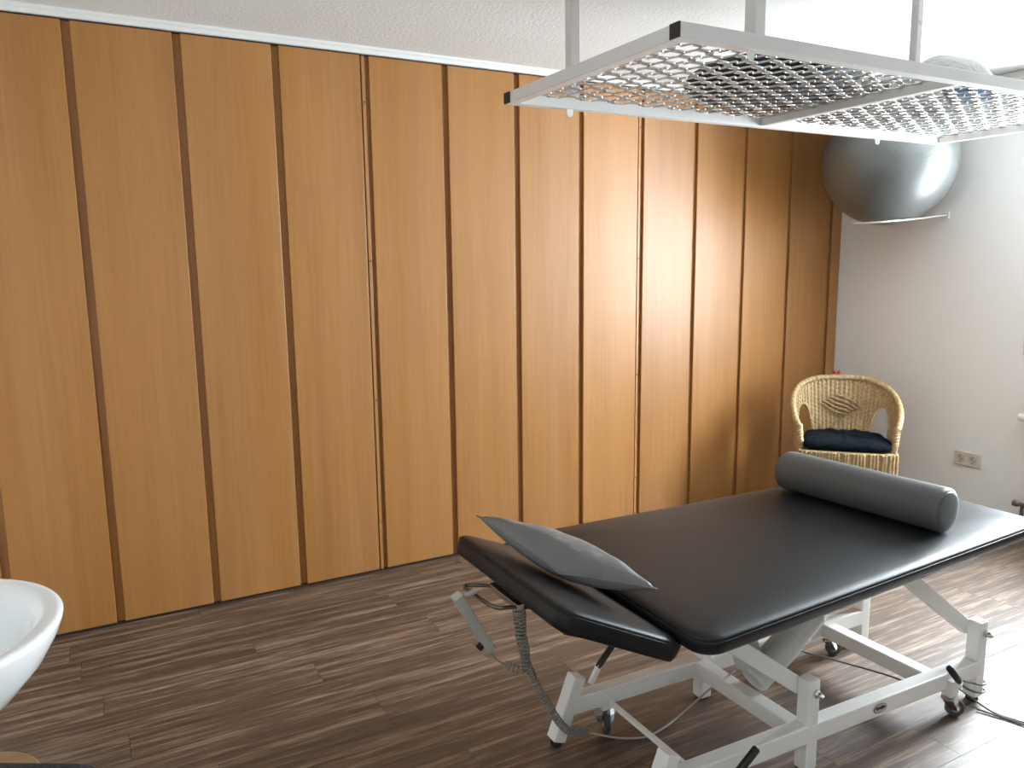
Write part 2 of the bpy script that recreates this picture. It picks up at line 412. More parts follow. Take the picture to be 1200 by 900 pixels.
# actuator with motor housing
a0, a1 = Vector((2.145, -1.83, .175)), Vector((2.62, -1.83, .470))
ax = (a1-a0).normalized(); am = axis_matrix(a0, ax)
ac = cobj('actuator', lathe([(0, -.01), (.040, -.01), (.046, 0), (.048, .05), (.048, .18), (.045, .183), (.046, .19), (.044, .30), (.036, .315), (0, .315)], 28, mtx=am), 'actuator', smooth=False)
cobj('piston', tube([a0+ax*.30, a1+ax*.02], .019, 14), 'actuator', ac, smooth=True)
cobj('motor_housing', tube([a0+Vector((-.03, 0, .07)), a0+Vector((.05, .12, .10))], .045, 20), 'actuator', ac)
# casters
def caster(x, y0, turn):
    c = fp(x, y0-(.024 if y0 == NY else 0), 0)
    b = cobj('caster_bracket', bar(c+Vector((0, 0, .072)), c+Vector((0, 0, .128)), .036, .036, up=(1, 0, 0)), 'white_metal', bevel=.002)
    d = Vector((math.cos(turn), math.sin(turn), 0)); n = Vector((-d.y, d.x, 0)); w = c+d*.018+Vector((0, 0, .0302))
    bm = tube([c+Vector((0, 0, .062)), c+Vector((0, 0, .074))], .016, 16)
    for s in (-1, 1):
        q = n*(s*.013)
        tube([c+q+d*(-.004)+Vector((0, 0, .068)), c+q+d*.006+Vector((0, 0, .050)), w+q], [.022, .020, .012], 4, bm, up=n)
    cobj('caster_fork', bm, 'chrome', b)
    cobj('caster_wheel', lathe([(0, -.010), (.020, -.010), (.027, -.009), (.030, -.005), (.030, .005), (.027, .009), (.020, .010), (0, .010)], 24, mtx=axis_matrix(w, n)), 'rubber', b)
    cobj('wheel_hub', lathe([(0, -.0115), (.012, -.0115), (.014, -.010), (.014, .010), (.012, .0115), (0, .0115)], 16, mtx=axis_matrix(w, n)), 'grey_plastic', b)
caster(1.735, NY, -2.0); caster(1.735, FY, -1.9); caster(2.757, NY, -.6); caster(2.747, FY, -.5)
# caster-lift axles and foot pedals
for x in (1.730, ):
    cobj('axle', bar(fp(x, NY-.01, .112), fp(x, FY+.01, .112), .012, .014), 'white_metal')
def pedal(p0, p1, p2):
    s = cobj('pedal', bar(p0, p1, .012, .018), 'white_metal')
    d = (Vector(p2)-Vector(p1)).normalized()
    cobj('pedal_grip', tube([Vector(p1)-d*.01, p1, p2, Vector(p2)+d*.004], [.009, .011, .011, .006], 12), 'black_plastic', s, smooth=True)
pedal((1.700, -1.565, .150), (1.737, -1.560, .203), (1.792, -1.560, .260))
pedal((1.735, NY-.04, .125), (1.790, -2.12, .155), (1.847, -2.125, .205))
pedal((2.790, -2.10, .108), (2.745, -2.118, .142), (2.682, -2.124, .203))
# oval badge with a script-like mark
bx = fp(2.418, NY-.0235, .123)
bd = cobj('badge', lathe([(0, 0), (1, 0), (1, .0018), (.92, .0026), (0, .0026)], 28, mtx=Matrix.Translation(bx) @ Matrix.Rotation(PI/2, 4, 'X') @ Matrix.Diagonal((.030, .0145, 1, 1))), 'chrome')
cobj('badge_rim', tube([bx+Vector((.0295*math.cos(2*PI*k/28), -.0018, .0142*math.sin(2*PI*k/28))) for k in range(28)], .0011, 5, closed=True), 'black_plastic', bd)
mark = [bx+Vector((-.020+.040*k/32, -.0032, .0042*math.sin(k*1.5)*(1 if k % 5 else 1.5)+.001)) for k in range(33)]
cobj('badge_mark', tube(mark, .0011, 5), 'black_plastic', bd)
# hand control on its holder bar
zb = .575
loop = spline([(1.40, -1.765, .560), (1.318, -1.755, zb), (1.276, -1.727, zb), (1.262, -1.60, zb), (1.263, -1.575, zb), (1.275, -1.566, zb), (1.318, -1.594, zb), (1.40, -1.62, .560)], 6)
hb = cobj('holder_bar', tube(loop, .0052, 10), 'steel_bar', smooth=True)
cobj('bar_clamp', bar((1.338, -1.765, .574), (1.338, -1.60, .574), .022, .018), 'chrome', hb, bevel=.002)
h0, h1 = Vector((1.205, -1.645, .590)), Vector((1.298, -1.655, .415))
hd = (h1-h0).normalized()
bm = tube([h0, h0+hd*.03, h0+hd*.05, h1-hd*.02, h1], 1.0, up=(0, 1, 0), shape=[(.020, .011), (.017, .014), (-.017, .014), (-.020, .011), (-.020, -.011), (-.017, -.014), (.017, -.014), (.020, -.011)])
hc = cobj('hand_control', bm, 'grey_plastic', bevel=.002); hc['label'] = 'grey hand control with a coiled cord'
cobj('hook', bar(h0+Vector((.012, .0, -.012)), Vector((1.268, -1.640, .590)), .020, .006), 'grey_plastic', hc, bevel=.001)
cobj('key_knob', lathe([(0, 0), (.007, 0), (.0075, .012), (.011, .014), (.011, .03), (0, .03)], 14, mtx=axis_matrix(h1+Vector((-.012, 0, .03)), (-.8, -.3, -.4))), 'black_plastic', hc)
cobj('strain_relief', tube([h1-hd*.005, h1+hd*.02, h1+hd*.04], [.006, .0045, .003], 10), 'cord', hc)
def helix(path, R, r, pitch, name):
    P = spline(path, 14); fr = frames(P); L = 0; pts = []
    for i in range(len(fr)-1):
        p, a, b = fr[i]; q = fr[i+1][0]; seg = (q-p).length; n = max(2, int(seg/pitch*11))
        for k in range(n):
            ang = 2*PI*(L+seg*k/n)/pitch; pts.append(p+(q-p)*(k/n)+(a*math.cos(ang)+b*math.sin(ang))*R)
        L += seg
    return cobj(name, tube(pts, r, 5), 'cord', smooth=True)
h2 = h1+hd*.04
cobj('cord', tube(spline([h2, (1.322, -1.66, .375), (1.335, -1.67, .368)], 6), .0028, 8), 'cord', smooth=True)
helix([(1.335, -1.67, .368), (1.362, -1.68, .352), (1.385, -1.690, .352), (1.388, -1.700, .40), (1.378, -1.70, .46), (1.368, -1.715, .53), (1.352, -1.735, .570)], .0108, .0025, .0125, 'coiled_cord')
helix([(1.350, -1.722, .565), (1.362, -1.700, .52), (1.380, -1.690, .42), (1.420, -1.682, .31), (1.478, -1.672, .20), (1.530, -1.660, .115), (1.585, -1.640, .060), (1.660, -1.605, .022)], .0108, .0025, .0125, 'coiled_cord')
cobj('power_lead', tube(spline([(1.660, -1.605, .016), (1.74, -1.665, .006), (1.815, -1.70, .005), (1.90, -1.69, .005), (1.99, -1.675, .02), (2.08, -1.70, .09), (2.13, -1.76, .17)], 8), .0032, 8), 'cable', smooth=True)
cobj('actuator_lead', tube(spline([(2.35, -1.80, .30), (2.40, -1.74, .20), (2.47, -1.72, .135), (2.56, -1.80, .11), (2.66, -1.93, .09), (2.70, -1.99, .075)], 8), .003, 8), 'dark_cable', smooth=True)
# flex wound round the foot-end post, then off along the floor
pc = fp(2.917, NY, 0); wp = []
for k in range(0, 41):
    a = -2.6+k*(2*PI*1.75)/40; wp.append(pc+Vector((.036*math.cos(a), .036*math.sin(a), .075-.05*k/40)))
lead = [Vector((2.80, -2.10, .115))]+wp+[Vector((2.892, -2.150, .005)), Vector((2.910, -2.215, .005)), Vector((2.927, -2.260, .005)), Vector((2.99, -2.46, .005)), Vector((3.15, -2.85, .005)), Vector((3.5, -3.2, .005))]
cobj('mains_lead', tube(spline(lead, 4), .0032, 8), 'dark_cable', smooth=True)
cobj('mains_lead', tube(spline([(2.862, -2.118, .006), (2.885, -2.175, .005), (2.905, -2.235, .005), (2.96, -2.46, .005), (3.12, -2.87, .005), (3.48, -3.23, .005)], 6), .0032, 8), 'dark_cable', smooth=True)

# ------------------------------------------------------------------ bolster and pillow
def bolster():
    p0, p1 = Vector((2.748, -2.040, 0)), Vector((2.700, -1.425, 0)); r = .074
    d = (p1-p0); L = d.length
    root = thing('bolster', 'grey leatherette bolster roll lying across the foot of the couch', 'bolster', ((p0+p1)/2+Vector((0, 0, ZT+.010))), math.atan2(d.y, d.x))
    h_ = [(r*.86, 0), (r*.90, .0006), (r*.95, .004), (r*.985, .010), (r*.997, .018), (r, .03)]
    prof = [(a, b-L/2) for a, b in h_]+[(r, 0)]+[(a, L/2-b) for a, b in reversed(h_)]
    mt = axis_matrix((0, 0, r), (1, 0, 0))
    obj('cover', lathe(prof, 48, mtx=mt), 'grey_leather', root, smooth=True)
    for s in (-1, 1):
        obj('end_cap', lathe([(0, .004), (r*.4, .0035), (r*.75, .002), (r*.87, 0), (r*.86, -.004), (0, -.004)], 40, mtx=axis_matrix((s*L/2, 0, r), (s, 0, 0))), 'grey_leather', root, smooth=True)
        obj('seam', tube([Vector((s*(L/2-.026), r*.9992*math.cos(2*PI*k/40), r+r*.9992*math.sin(2*PI*k/40))) for k in range(40)], .0010, 5, closed=True), 'dark_cable', root)
bolster()
def pillow():
    A, C, Bc, D = Vector((1.345, -1.490, .748)), Vector((1.400, -1.862, .690)), Vector((1.598, -2.010, .662)), Vector((1.570, -1.725, .665))
    n = 26; bm = bmesh.new(); up = Vector((.25, .05, 1)).normalized(); rows_ = {}
    cen = (A+C+Bc+D)/4
    for side in (1, -1):
        for i in range(n+1):
            for j in range(n+1):
                s, t2 = i/n, j/n; a, b = 2*s-1, 2*t2-1
                p = (A*(1-s)+C*s)*(1-t2)+(D*(1-s)+Bc*s)*t2
                pin = .055*((1-a*a)*b*b+(1-b*b)*a*a)          # edges drawn in between the corners
                p = p+(cen-p)*pin
                h = (max(0, (1-a**2)*(1-b**2)))**.46
                wr = .007*math.sin(9*a+5*b)*h*(abs(a)**1.5)+.006*math.sin(8*b-4*a)*h*(abs(b)**1.5)
                th = .054 if side > 0 else .050
                edge = abs(a) == 1 or abs(b) == 1
                if edge and side < 0: continue
                v = bm.verts.new(p+up*(side*(h*th+wr*(1 if side > 0 else 0))))
                rows_[(side, i, j)] = v
    g = lambda s, i, j: rows_.get((s, i, j)) or rows_[(1, i, j)]
    for side in (1, -1):
        for i in range(n):
            for j in range(n): bm.faces.new((g(side, i, j), g(side, i+1, j), g(side, i+1, j+1), g(side, i, j+1)))
    base = Vector((cen.x, cen.y, .63))
    path = [g(1, i, 0).co-base for i in range(n)]+[g(1, n, j).co-base for j in range(n)]+[g(1, n-i, n).co-base for i in range(n)]+[g(1, 0, n-j).co-base for j in range(n)]
    bmesh.ops.translate(bm, verts=bm.verts, vec=-base)
    root = thing('pillow', 'small grey leatherette pillow on the couch headrest', 'pillow', base)
    obj('cover', bm, 'pillow_leather', root, smooth=True)
    obj('piping', tube(path, .0022, 6, closed=True), 'pillow_leather', root, smooth=True)
pillow()

# ------------------------------------------------------------------ suspended sling grid
RZ0, RZ1, RT = 1.980, 2.017, .035
RL, RW = 2.234, .832
rack = thing('sling_grid', 'white steel therapy grid hung from the ceiling over the couch', 'grid', (1.6156, -2.0350, RZ0), .0079)
rack.rotation_euler = (0, -.0057, .0079)
def robj(name, bm, mat, parent=rack, **k): return obj(name, bm, mat, parent, **k)
robj('frame_beam', box(0, RL, 0, RT, 0, RT), 'rack_metal', bevel=.002)
robj('frame_beam', box(0, RL, RW-RT, RW, 0, RT), 'rack_metal', bevel=.002)
robj('frame_beam', box(0, RT, RT, RW-RT, 0, RT), 'rack_metal', bevel=.002)
robj('frame_beam', box(RL-RT, RL, RT, RW-RT, 0, RT), 'rack_metal', bevel=.002)
DX = 1.104
robj('divider', box(DX-.015, DX+.015, RT, RW-RT, .002, RT-.002), 'rack_metal', bevel=.002)
for y in (0, RW-RT):
    for x in (-.0045, RL-.0005):
        robj('end_cap', box(x, x+.005, y+.0005, y+RT-.0005, .0005, RT-.0005), 'black_plastic', bevel=.001)
for x, y, w in ((.246, RT/2, .0175), (.246, RW-RT/2, .0175), (1.99, RT/2, .0175), (DX, .185, .0125)):
    top = ZC-RZ0-.0057*x-.001
    po_ = robj('hanger_post', box(x-w, x+w, y-w, y+w, RT-.002, top), 'rack_metal', bevel=.002)
    robj('mount_plate', box(x-.06, x+.06, y-.04, y+.04, top-.006, top), 'rack_metal', po_)
    if x == DX: robj('bolt', lathe([(0, 0), (.008, 0), (.007, .004), (.004, .006), (0, .0065)], 14, mtx=axis_matrix((x, y-w, .215), (0, -1, 0))), 'white_metal', po_)
for x in (.235, 1.80):
    for y in (RT/2, RW-RT/2):
        # half-round hanging tab under the beam
        tb_ = bmesh.new(); pr = [(-.012, 0), (-.012, -.012)]+[(.012*math.cos(PI+PI*k/8), -.012+.012*math.sin(PI+PI*k/8)) for k in range(1, 8)]+[(.012, -.012), (.012, 0)]
        f0 = [tb_.verts.new((x+a, y-.002, b)) for a, b in pr]; f1 = [tb_.verts.new((x+a, y+.002, b)) for a, b in pr]
        for k in range(len(pr)): tb_.faces.new((f0[k], f0[(k+1) % len(pr)], f1[(k+1) % len(pr)], f1[k]))
        tb_.faces.new(f0); tb_.faces.new(f1[::-1])
        robj('hanging_tab', tb_, 'white_metal')
GP, GD, GH = .128, .0335, .0055
WAVE = [(0, 1), (.05, .80), (.10, .70), (.24, .70), (.29, .80), (.34, 1), (.42, -1), (.47, -.80), (.52, -.70), (.66, -.70), (.71, -.80), (.76, -1), (.805, .22), (.835, .30), (.88, 0), (.925, -.30), (.955, -.22)]
def strip(x0, x1, y0, sgn):
    k = math.floor(x0/GP)
    seq = [((k+c)*GP+w*GP, a) for c in range(0, int((x1-x0)/GP)+3) for w, a in WAVE]
    seq = [(x, a) for x, a in seq if x0 <= x <= x1]
    seq = [(x0, seq[0][1])]+seq+[(x1, seq[-1][1])]
    P2 = spline([Vector((x, y0+sgn*a*GD*.47, RT-.008)) for x, a in seq], 2)
    return tube(P2, .0031, 6)
for x0, x1 in ((RT, DX-.015), (DX+.015, RL-RT)):
    n = int((RW-2*RT)/GD); y = RT+((RW-2*RT)-(n-1)*GD)/2; first = {}
    for k in range(n):
        s = k % 2
        if s not in first: o = robj('grid_strip', strip(x0, x1, 0, 1 if s else -1), 'grid_metal', smooth=True); first[s] = o; o.location = (0, y+k*GD, 0)
        else: dup(first[s], rack, (0, y+k*GD, 0))
# things lying on the grid
c = Vector((2.47, -1.50, RZ1+.004)); R = .290
root = thing('round_cushion', 'round black cushion lying on top of the sling grid', 'cushion', c)
obj('cover', lathe([(0, 0), (R*.55, .0), (R*.82, .014), (R*.96, .036), (R, .055), (R*.97, .075), (R*.85, .095), (R*.6, .107), (R*.25, .112), (0, .113)], 48), 'round_dark', root, smooth=True)
obj('seam', tube([Vector((R*1.002*math.cos(2*PI*k/48), R*1.002*math.sin(2*PI*k/48), .055)) for k in range(48)], .003, 6, closed=True), 'round_dark', root, smooth=True)
def lump(name, label, cat, c, sx, sy, h, mat, rot, seed, fold=.25):
    rnd = random.Random(seed); ph = [rnd.random()*6 for _ in range(6)]; bm = bmesh.new(); n = 30; V = {}
    for i in range(n+1):
        for j in range(n+1):
            a, b = 2*i/n-1, 2*j/n-1
            e = (max(0, 1-abs(a)**2.4)*max(0, 1-abs(b)**2.4))**.6
            z = h*e*(.75+fold*math.sin(2.2*a+1.4*b+ph[0])+.018*math.sin(7*a-3*b+ph[1])+.012*math.sin(11*b+4*a+ph[2]))
            q = 1-.06*(math.sin(3*math.atan2(b, a)+ph[3])+1)
            V[i, j] = bm.verts.new((a*sx*q, b*sy*q, .006+max(0, z)))
    for i in range(n):
        for j in range(n): bm.faces.new((V[i, j], V[i+1, j], V[i+1, j+1], V[i, j+1]))
    border = [V[i, 0] for i in range(n)]+[V[n, j] for j in range(n)]+[V[n-i, n] for i in range(n)]+[V[0, n-j] for j in range(n)]
    low = [bm.verts.new((v.co.x*.97, v.co.y*.97, 0)) for v in border]
    for k in range(len(border)): bm.faces.new((border[k], border[(k+1) % len(border)], low[(k+1) % len(border)], low[k]))
    bm.faces.new(low)
    return tag(obj(name, bm, mat, None, smooth=True, loc=c, rot=(0, 0, rot)), label, cat)
lump('quilt', 'crumpled pale quilted blanket on top of the sling grid', 'blanket', (3.33, -1.55, RZ1+.012), .235, .15, .25, 'pale_fabric', -.25, 3, .06)
lump('folded_towel', 'folded blue cloth on top of the sling grid', 'towel', (3.02, -1.84, RZ1+.006), .16, .08, .035, 'blue_fabric', .5, 5, .1)

# ------------------------------------------------------------------ gym ball and its wall bracket
BC, BR = Vector((4.342, -.588, 2.0127)), .345
prof = []
for k in range(0, 97):
    a = PI*k/96; r = BR
    prof.append((max(0, r*math.sin(a)) if 0 < k < 96 else 0, -r*math.cos(a)))
poleax = (Vector((3.9, -1.3, 2.30))-BC).normalized()
ball = tag(obj('gym_ball', lathe(prof, 96), 'ball', None, smooth=True, loc=BC), 'large silver gym ball held by a wire bracket on the white wall', 'ball')
ball.rotation_euler = poleax.to_track_quat('Z', 'Y').to_euler()
for lat in (.20, .27, .34, .41, .48):
    rr = BR*math.sin(lat)*1.0005; zz = BR*math.cos(lat)*1.0005
    obj('ridge', tube([Vector((rr*math.cos(2*PI*k/72), rr*math.sin(2*PI*k/72), zz)) for k in range(72)], .0010, 5, closed=True), 'ball', ball, smooth=True)
br = thing('ball_bracket', 'white wire bracket on the wall holding the gym ball', 'bracket', (XR, -.60, 1.72))
o0 = Vector((XR, -.60, 1.72))
wire = spline([Vector(q)-o0 for q in ((XR-.004, -.705, 1.724), (XR-.05, -.707, 1.721), (4.36, -.742, 1.694), (4.22, -.712, 1.683), (4.175, -.672, 1.679), (4.170, -.560, 1.679), (4.20, -.490, 1.682), (4.33, -.432, 1.692), (XR-.05, -.465, 1.721), (XR-.004, -.467, 1.724))], 8)
obj('wire', tube(wire, .0045, 8), 'white_metal', br, smooth=True)
for y in (-.705, -.467):
    obj('wall_plate', box(XR-.012-o0.x, 0, y-.016-o0.y, y+.016-o0.y, -.016, .024), 'white_metal', br, bevel=.003)

# ------------------------------------------------------------------ wicker armchair
def wicker_chair():
    face = math.atan2(-.70, -.71)            # looks out of the corner
    root = thing('wicker_armchair', 'natural wicker tub armchair standing in the corner', 'armchair', (4.085, -.600, 0), face-PI/2)
    root.scale = (.93, .93, 1)
    # local frame: +y is where the chair faces, +x is to the sitter's left seen from the front side
    def plan(th, z):
        """th = 0 at the back, +-1 at the front posts; shell leans out with height"""
        lean = (z-.38)*.20
        ax_, ay = .272+lean*.55, .250+lean
        a = th*2.02
        x = ax_*math.sin(a); y = -ay*math.cos(a)
        sq = abs(math.sin(a))**.6
        return Vector((ax_*math.copysign(sq*.5+abs(math.sin(a))*.5, math.sin(a)), y*1.0, z))
    def rim(th):
        t = abs(th); return .782-.055*(t/.5)**2.2 if t < .5 else .727-.17*((t-.5)/.5)**1.15
    NT, NZ = 256, 66; z0 = .420
    def hole(th, z):
        t = abs(th)
        u = (t-.415)/.150; top = .640
        if abs(u) >= 1: return False
        h = (top-.44)*(1-abs(u)**2.6)**.5
        return z < .44+h and z > .432
    bm = bmesh.new(); V = {}
    for i in range(NT+1):
        th = -1+2*i/NT
        for j in range(NZ+1):
            z = z0+(rim(th)-z0)*j/NZ
            p = plan(th, z); q = plan(th+.002, z)-plan(th-.002, z); nrm = Vector((q.y, -q.x, 0)).normalized()
            rib = 2*abs(math.cos(PI*i/8))**.8-1            # upright stakes
            row = math.sin(2*PI*j/4.4+(PI if ((i+4)//8) % 2 else 0))
            p += nrm*(.0010*rib+.0022*row)
            # raised diamond in the middle of the back
            V[i, j] = bm.verts.new(p)
    for i in range(NT):
        for j in range(NZ):
            th = -1+2*(i+.5)/NT; z = z0+(rim(th)-z0)*(j+.5)/NZ
            if hole(th, z): continue
            bm.faces.new((V[i, j], V[i+1, j], V[i+1, j+1], V[i, j+1]))
    for v in [v for v in bm.verts if not v.link_faces]: bm.verts.remove(v)
    sh = obj('woven_back', bm, 'wicker', root, smooth=True)
    md = sh.modifiers.new('solid', 'SOLIDIFY'); md.thickness = .005; md.offset = 0
    st = bmesh.new(); NS = 47
    tab = [-.985+1.97*q/600 for q in range(601)]; cum = [0]
    for q in range(600): cum.append(cum[-1]+(plan(tab[q+1], .6)-plan(tab[q], .6)).length)
    for k in range(NS):
        tgt = cum[-1]*k/(NS-1); th = tab[min(range(601), key=lambda q: abs(cum[q]-tgt))]; run = []; zt = rim(th)
        def flush():
            if len(run) > 2: tube([plan(th, z) for z in run], [.0092+.0012*math.sin(2*PI*z/.024+(PI if k % 2 else 0)) for z in run], 7, st, up=(1, 0, 0))
            run.clear()
        for q in range(61):
            z = z0+(zt-z0)*q/60
            if hole(th, z): flush()
            else: run.append(z)
        flush()
    obj('stakes', st, 'wicker', root, smooth=True)
    def braid(path, R, r, turns, name, n=2):
        bmx = bmesh.new(); fr = frames(path)
        for s in range(n):
            pts = []
            for i, (p, a, b) in enumerate(fr):
                ang = 2*PI*turns*i/(len(fr)-1)+2*PI*s/n
                pts.append(p+(a*math.cos(ang)+b*math.sin(ang))*R)
            tube(pts, r, 7, bmx)
        return obj(name, bmx, 'wicker', root, smooth=True)
    rp = [plan(-1+2*k/220, rim(-1+2*k/220)+.004) for k in range(221)]
    obj('rim', tube(rp, [.0175+.0022*math.cos(2*PI*k/5.5) for k in range(221)], 9), 'wicker', root, smooth=True)
    # front posts, braided down to the floor
    for s in (-1, 1):
        top = plan(s, rim(1)); lo = plan(s, z0)
        pp = spline([top+Vector((0, -.008, .01)), top*.5+lo*.5+Vector((0, .012, 0)), lo+Vector((0, .012, 0)), Vector((s*.262, .150, .20)), Vector((s*.268, .165, .022))], 24)
        braid(pp, .009, .0125, 11, 'front_leg')
        b = Vector((s*.20, -.20, 0))
        braid(spline([Vector((s*.185, -.185, .43)), Vector((s*.205, -.215, .20)), Vector((s*.215, -.235, .022))], 14), .008, .011, 8, 'back_leg')
        # bound edge of the arched opening
        hp = []
        for k in range(41):
            u = -1+2*k/40; h = (.640-.44)*(1-abs(u)**2.6)**.5
            hp.append(plan(s*(.415+u*.150), .44+h))
        braid(hp, .004, .0065, 10, 'opening_binding')
        dm = bmesh.new()
    for rr in range(-4, 5):
        m_ = 5-abs(rr)
        for q in range(m_):
            th = ((q-(m_-1)/2)*.066)+(.004 if rr % 2 else -.004); z = .628+rr*.0125
            pts = []
            for e in (-1, -.3, .3, 1):
                p = plan(th+e*.030, z+e*.0065); pts.append(p+Vector((0, .014+.004*(1-e*e), 0)))
            tube(pts, [.0035, .0058, .0058, .0035], 6, dm)
    obj('diamond_weave', dm, 'wicker', root, smooth=True)
    # woven apron round the seat
    bm = bmesh.new(); V = {}; NA, NB = 168, 30
    per = spline([(-.262, .120, 0), (-.262, .168, 0), (-.235, .195, 0), (0, .205, 0), (.235, .195, 0), (.262, .168, 0), (.262, .120, 0), (.25, -.05, 0), (.20, -.19, 0), (0, -.245, 0), (-.20, -.19, 0), (-.25, -.05, 0), (-.262, .120, 0)], 15)
    per = per[:-1]; NA = len(per)
    for i in range(NA):
        t_ = (per[(i+1) % NA]-per[i-1]).normalized(); nrm = Vector((t_.y, -t_.x, 0))
        for j in range(NB+1):
            z = .290+(.437-.290)*j/NB
            V[i, j] = bm.verts.new(Vector((per[i].x, per[i].y, z))-nrm*(.0*i+.0012*math.sin(2*PI*j/5+(PI if ((i+3)//6) % 2 else 0))))
    for i in range(NA):
        for j in range(NB): bm.faces.new((V[i, j], V[(i+1) % NA, j], V[(i+1) % NA, j+1], V[i, j+1]))
    ap = obj('seat_apron', bm, 'wicker', root, smooth=True); md = ap.modifiers.new('solid', 'SOLIDIFY'); md.thickness = .008
    st = bmesh.new(); acc = 0
    for i in range(NA):
        acc += (per[(i+1) % NA]-per[i]).length
        if acc >= .0225:
            acc -= .0225
            tube([Vector((per[i].x*1.012, per[i].y*1.012, .291+.146*q/20)) for q in range(21)], [.0095+.0012*math.sin(q*2*PI/3.2+i) for q in range(21)], 7, st, up=(1, 0, 0))
    obj('apron_stakes', st, 'wicker', root, smooth=True)
    bm = slab([Vector((p.x*.985, p.y*.985)) for p in per], [(0, .420), (0, .437)], [(.5, .437)])
    obj('seat', bm, 'wicker', root)
    for z in (.291, .437):
        braid([Vector((p.x*1.01, p.y*1.01, z)) for p in per]+[Vector((per[0].x*1.01, per[0].y*1.01, z))], .003, .005, 30, 'seat_binding')
    # little red bow tied at the top of the back
    bm = tube([Vector((-.020, 0, .010)), Vector((-.010, 0, .002)), Vector((0, 0, 0)), Vector((.010, 0, .002)), Vector((.020, 0, .010))], [.010, .009, .004, .009, .010], 8)
    bt = plan(.02, rim(0)+.028); rb = obj('red_bow', bm, 'red', root, loc=bt); rb['label'] = 'small red bow'
    # navy cushion
    cu = bmesh.new(); n = 30; CV = {}
    ol = spline([(-.215, .150, 0), (-.19, .182, 0), (0, .192, 0), (.19, .182, 0), (.215, .150, 0), (.225, 0, 0), (.17, -.16, 0), (0, -.205, 0), (-.17, -.16, 0), (-.225, 0, 0), (-.215, .150, 0)], 8)[:-1]
    rings = [(.90, 0), (.99, .010), (1.02, .028), (.99, .046), (.93, .058), (.8, .068), (.5, .074), (.2, .072)]
    rs = []
    for k, (s, z) in enumerate(rings):
        rs.append([cu.verts.new((p.x*s, p.y*s, z+(.005*math.sin(i*1.7)+.004*math.sin(i*.9+k)) * (1 if k > 1 else 0))) for i, p in enumerate(ol)])
    for a, b in zip(rs, rs[1:]):
        for k in range(len(ol)): cu.faces.new((a[k], a[(k+1) % len(ol)], b[(k+1) % len(ol)], b[k]))
    cu.faces.new(rs[0][::-1]); cu.faces.new(rs[-1])
    c = tag(obj('seat_cushion', cu, 'navy', None, smooth=True), 'dark navy cloth cushion on the wicker armchair seat', 'cushion')
    c.location = (4.085, -.600, .4425); c.scale = (1.02, .93, .85); c.rotation_euler = (0, 0, face-PI/2)
wicker_chair()

# ------------------------------------------------------------------ wall fittings
def sockets():
    y0, y1, z0, z1 = -1.012, -.855, .309, .391
    root = thing('double_socket', 'cream double power socket on the white wall', 'socket', (XR, (y0+y1)/2, (z0+z1)/2))
    w, h = (y1-y0)/2, (z1-z0)/2
    ol = outline([(-w, -h), (w, -h), (w, h), (-w, h)], [.010]*4, 5, 2)
    bm = slab(ol, [(0, 0), (0, .006), (.002, .010), (.006, .012)], [(.9, .012)])
    bm.transform(Matrix(((0, 0, -1, 0), (1, 0, 0, 0), (0, 1, 0, 0), (0, 0, 0, 1))))
    obj('cover_frame', bm, 'socket', root, smooth=False)
    for s in (-1, 1):
        mt = Matrix.Translation((-.0125, s*.0355, 0)) @ Matrix.Rotation(-PI/2, 4, 'Y')
        ins = obj('socket_insert', lathe([(.0245, 0), (.0245, .003), (.0205, .003), (.0195, -.009+.010), (0, .001)], 32, mtx=mt), 'socket_in', root)
        obj('recess', lathe([(.0195, .0012), (.0195, .0018), (0, .0018)], 32, mtx=mt), 'socket_in', ins)
        for q in (-1, 1):
            obj('pin_hole', lathe([(0, 0), (.0032, 0), (.0032, .0006), (0, .0006)], 12, mtx=Matrix.Translation((-.0145, s*.0355+q*.0075*.8, q*.0075*.6)) @ Matrix.Rotation(-PI/2, 4, 'Y')), 'dark_slot', ins)
            obj('earth_clip', box(-.0175, -.013, s*.0355-.0025, s*.0355+.0025, q*.0165-.003, q*.0165+.003), 'chrome', ins)
sockets()
def switch():
    root = thing('wall_switch', 'cream wall plate beside the window', 'switch', (XR, -1.225, 1.05))
    obj('plate', box(-.009, 0, -.045, .045, -.083, .083), 'socket', root, bevel=.004)
    obj('rocker', box(-.013, -.009, -.028, .028, .010, .066), 'socket_in', root, bevel=.002)
    obj('rocker', box(-.013, -.009, -.028, .028, -.066, -.010), 'socket_in', root, bevel=.002)
switch()
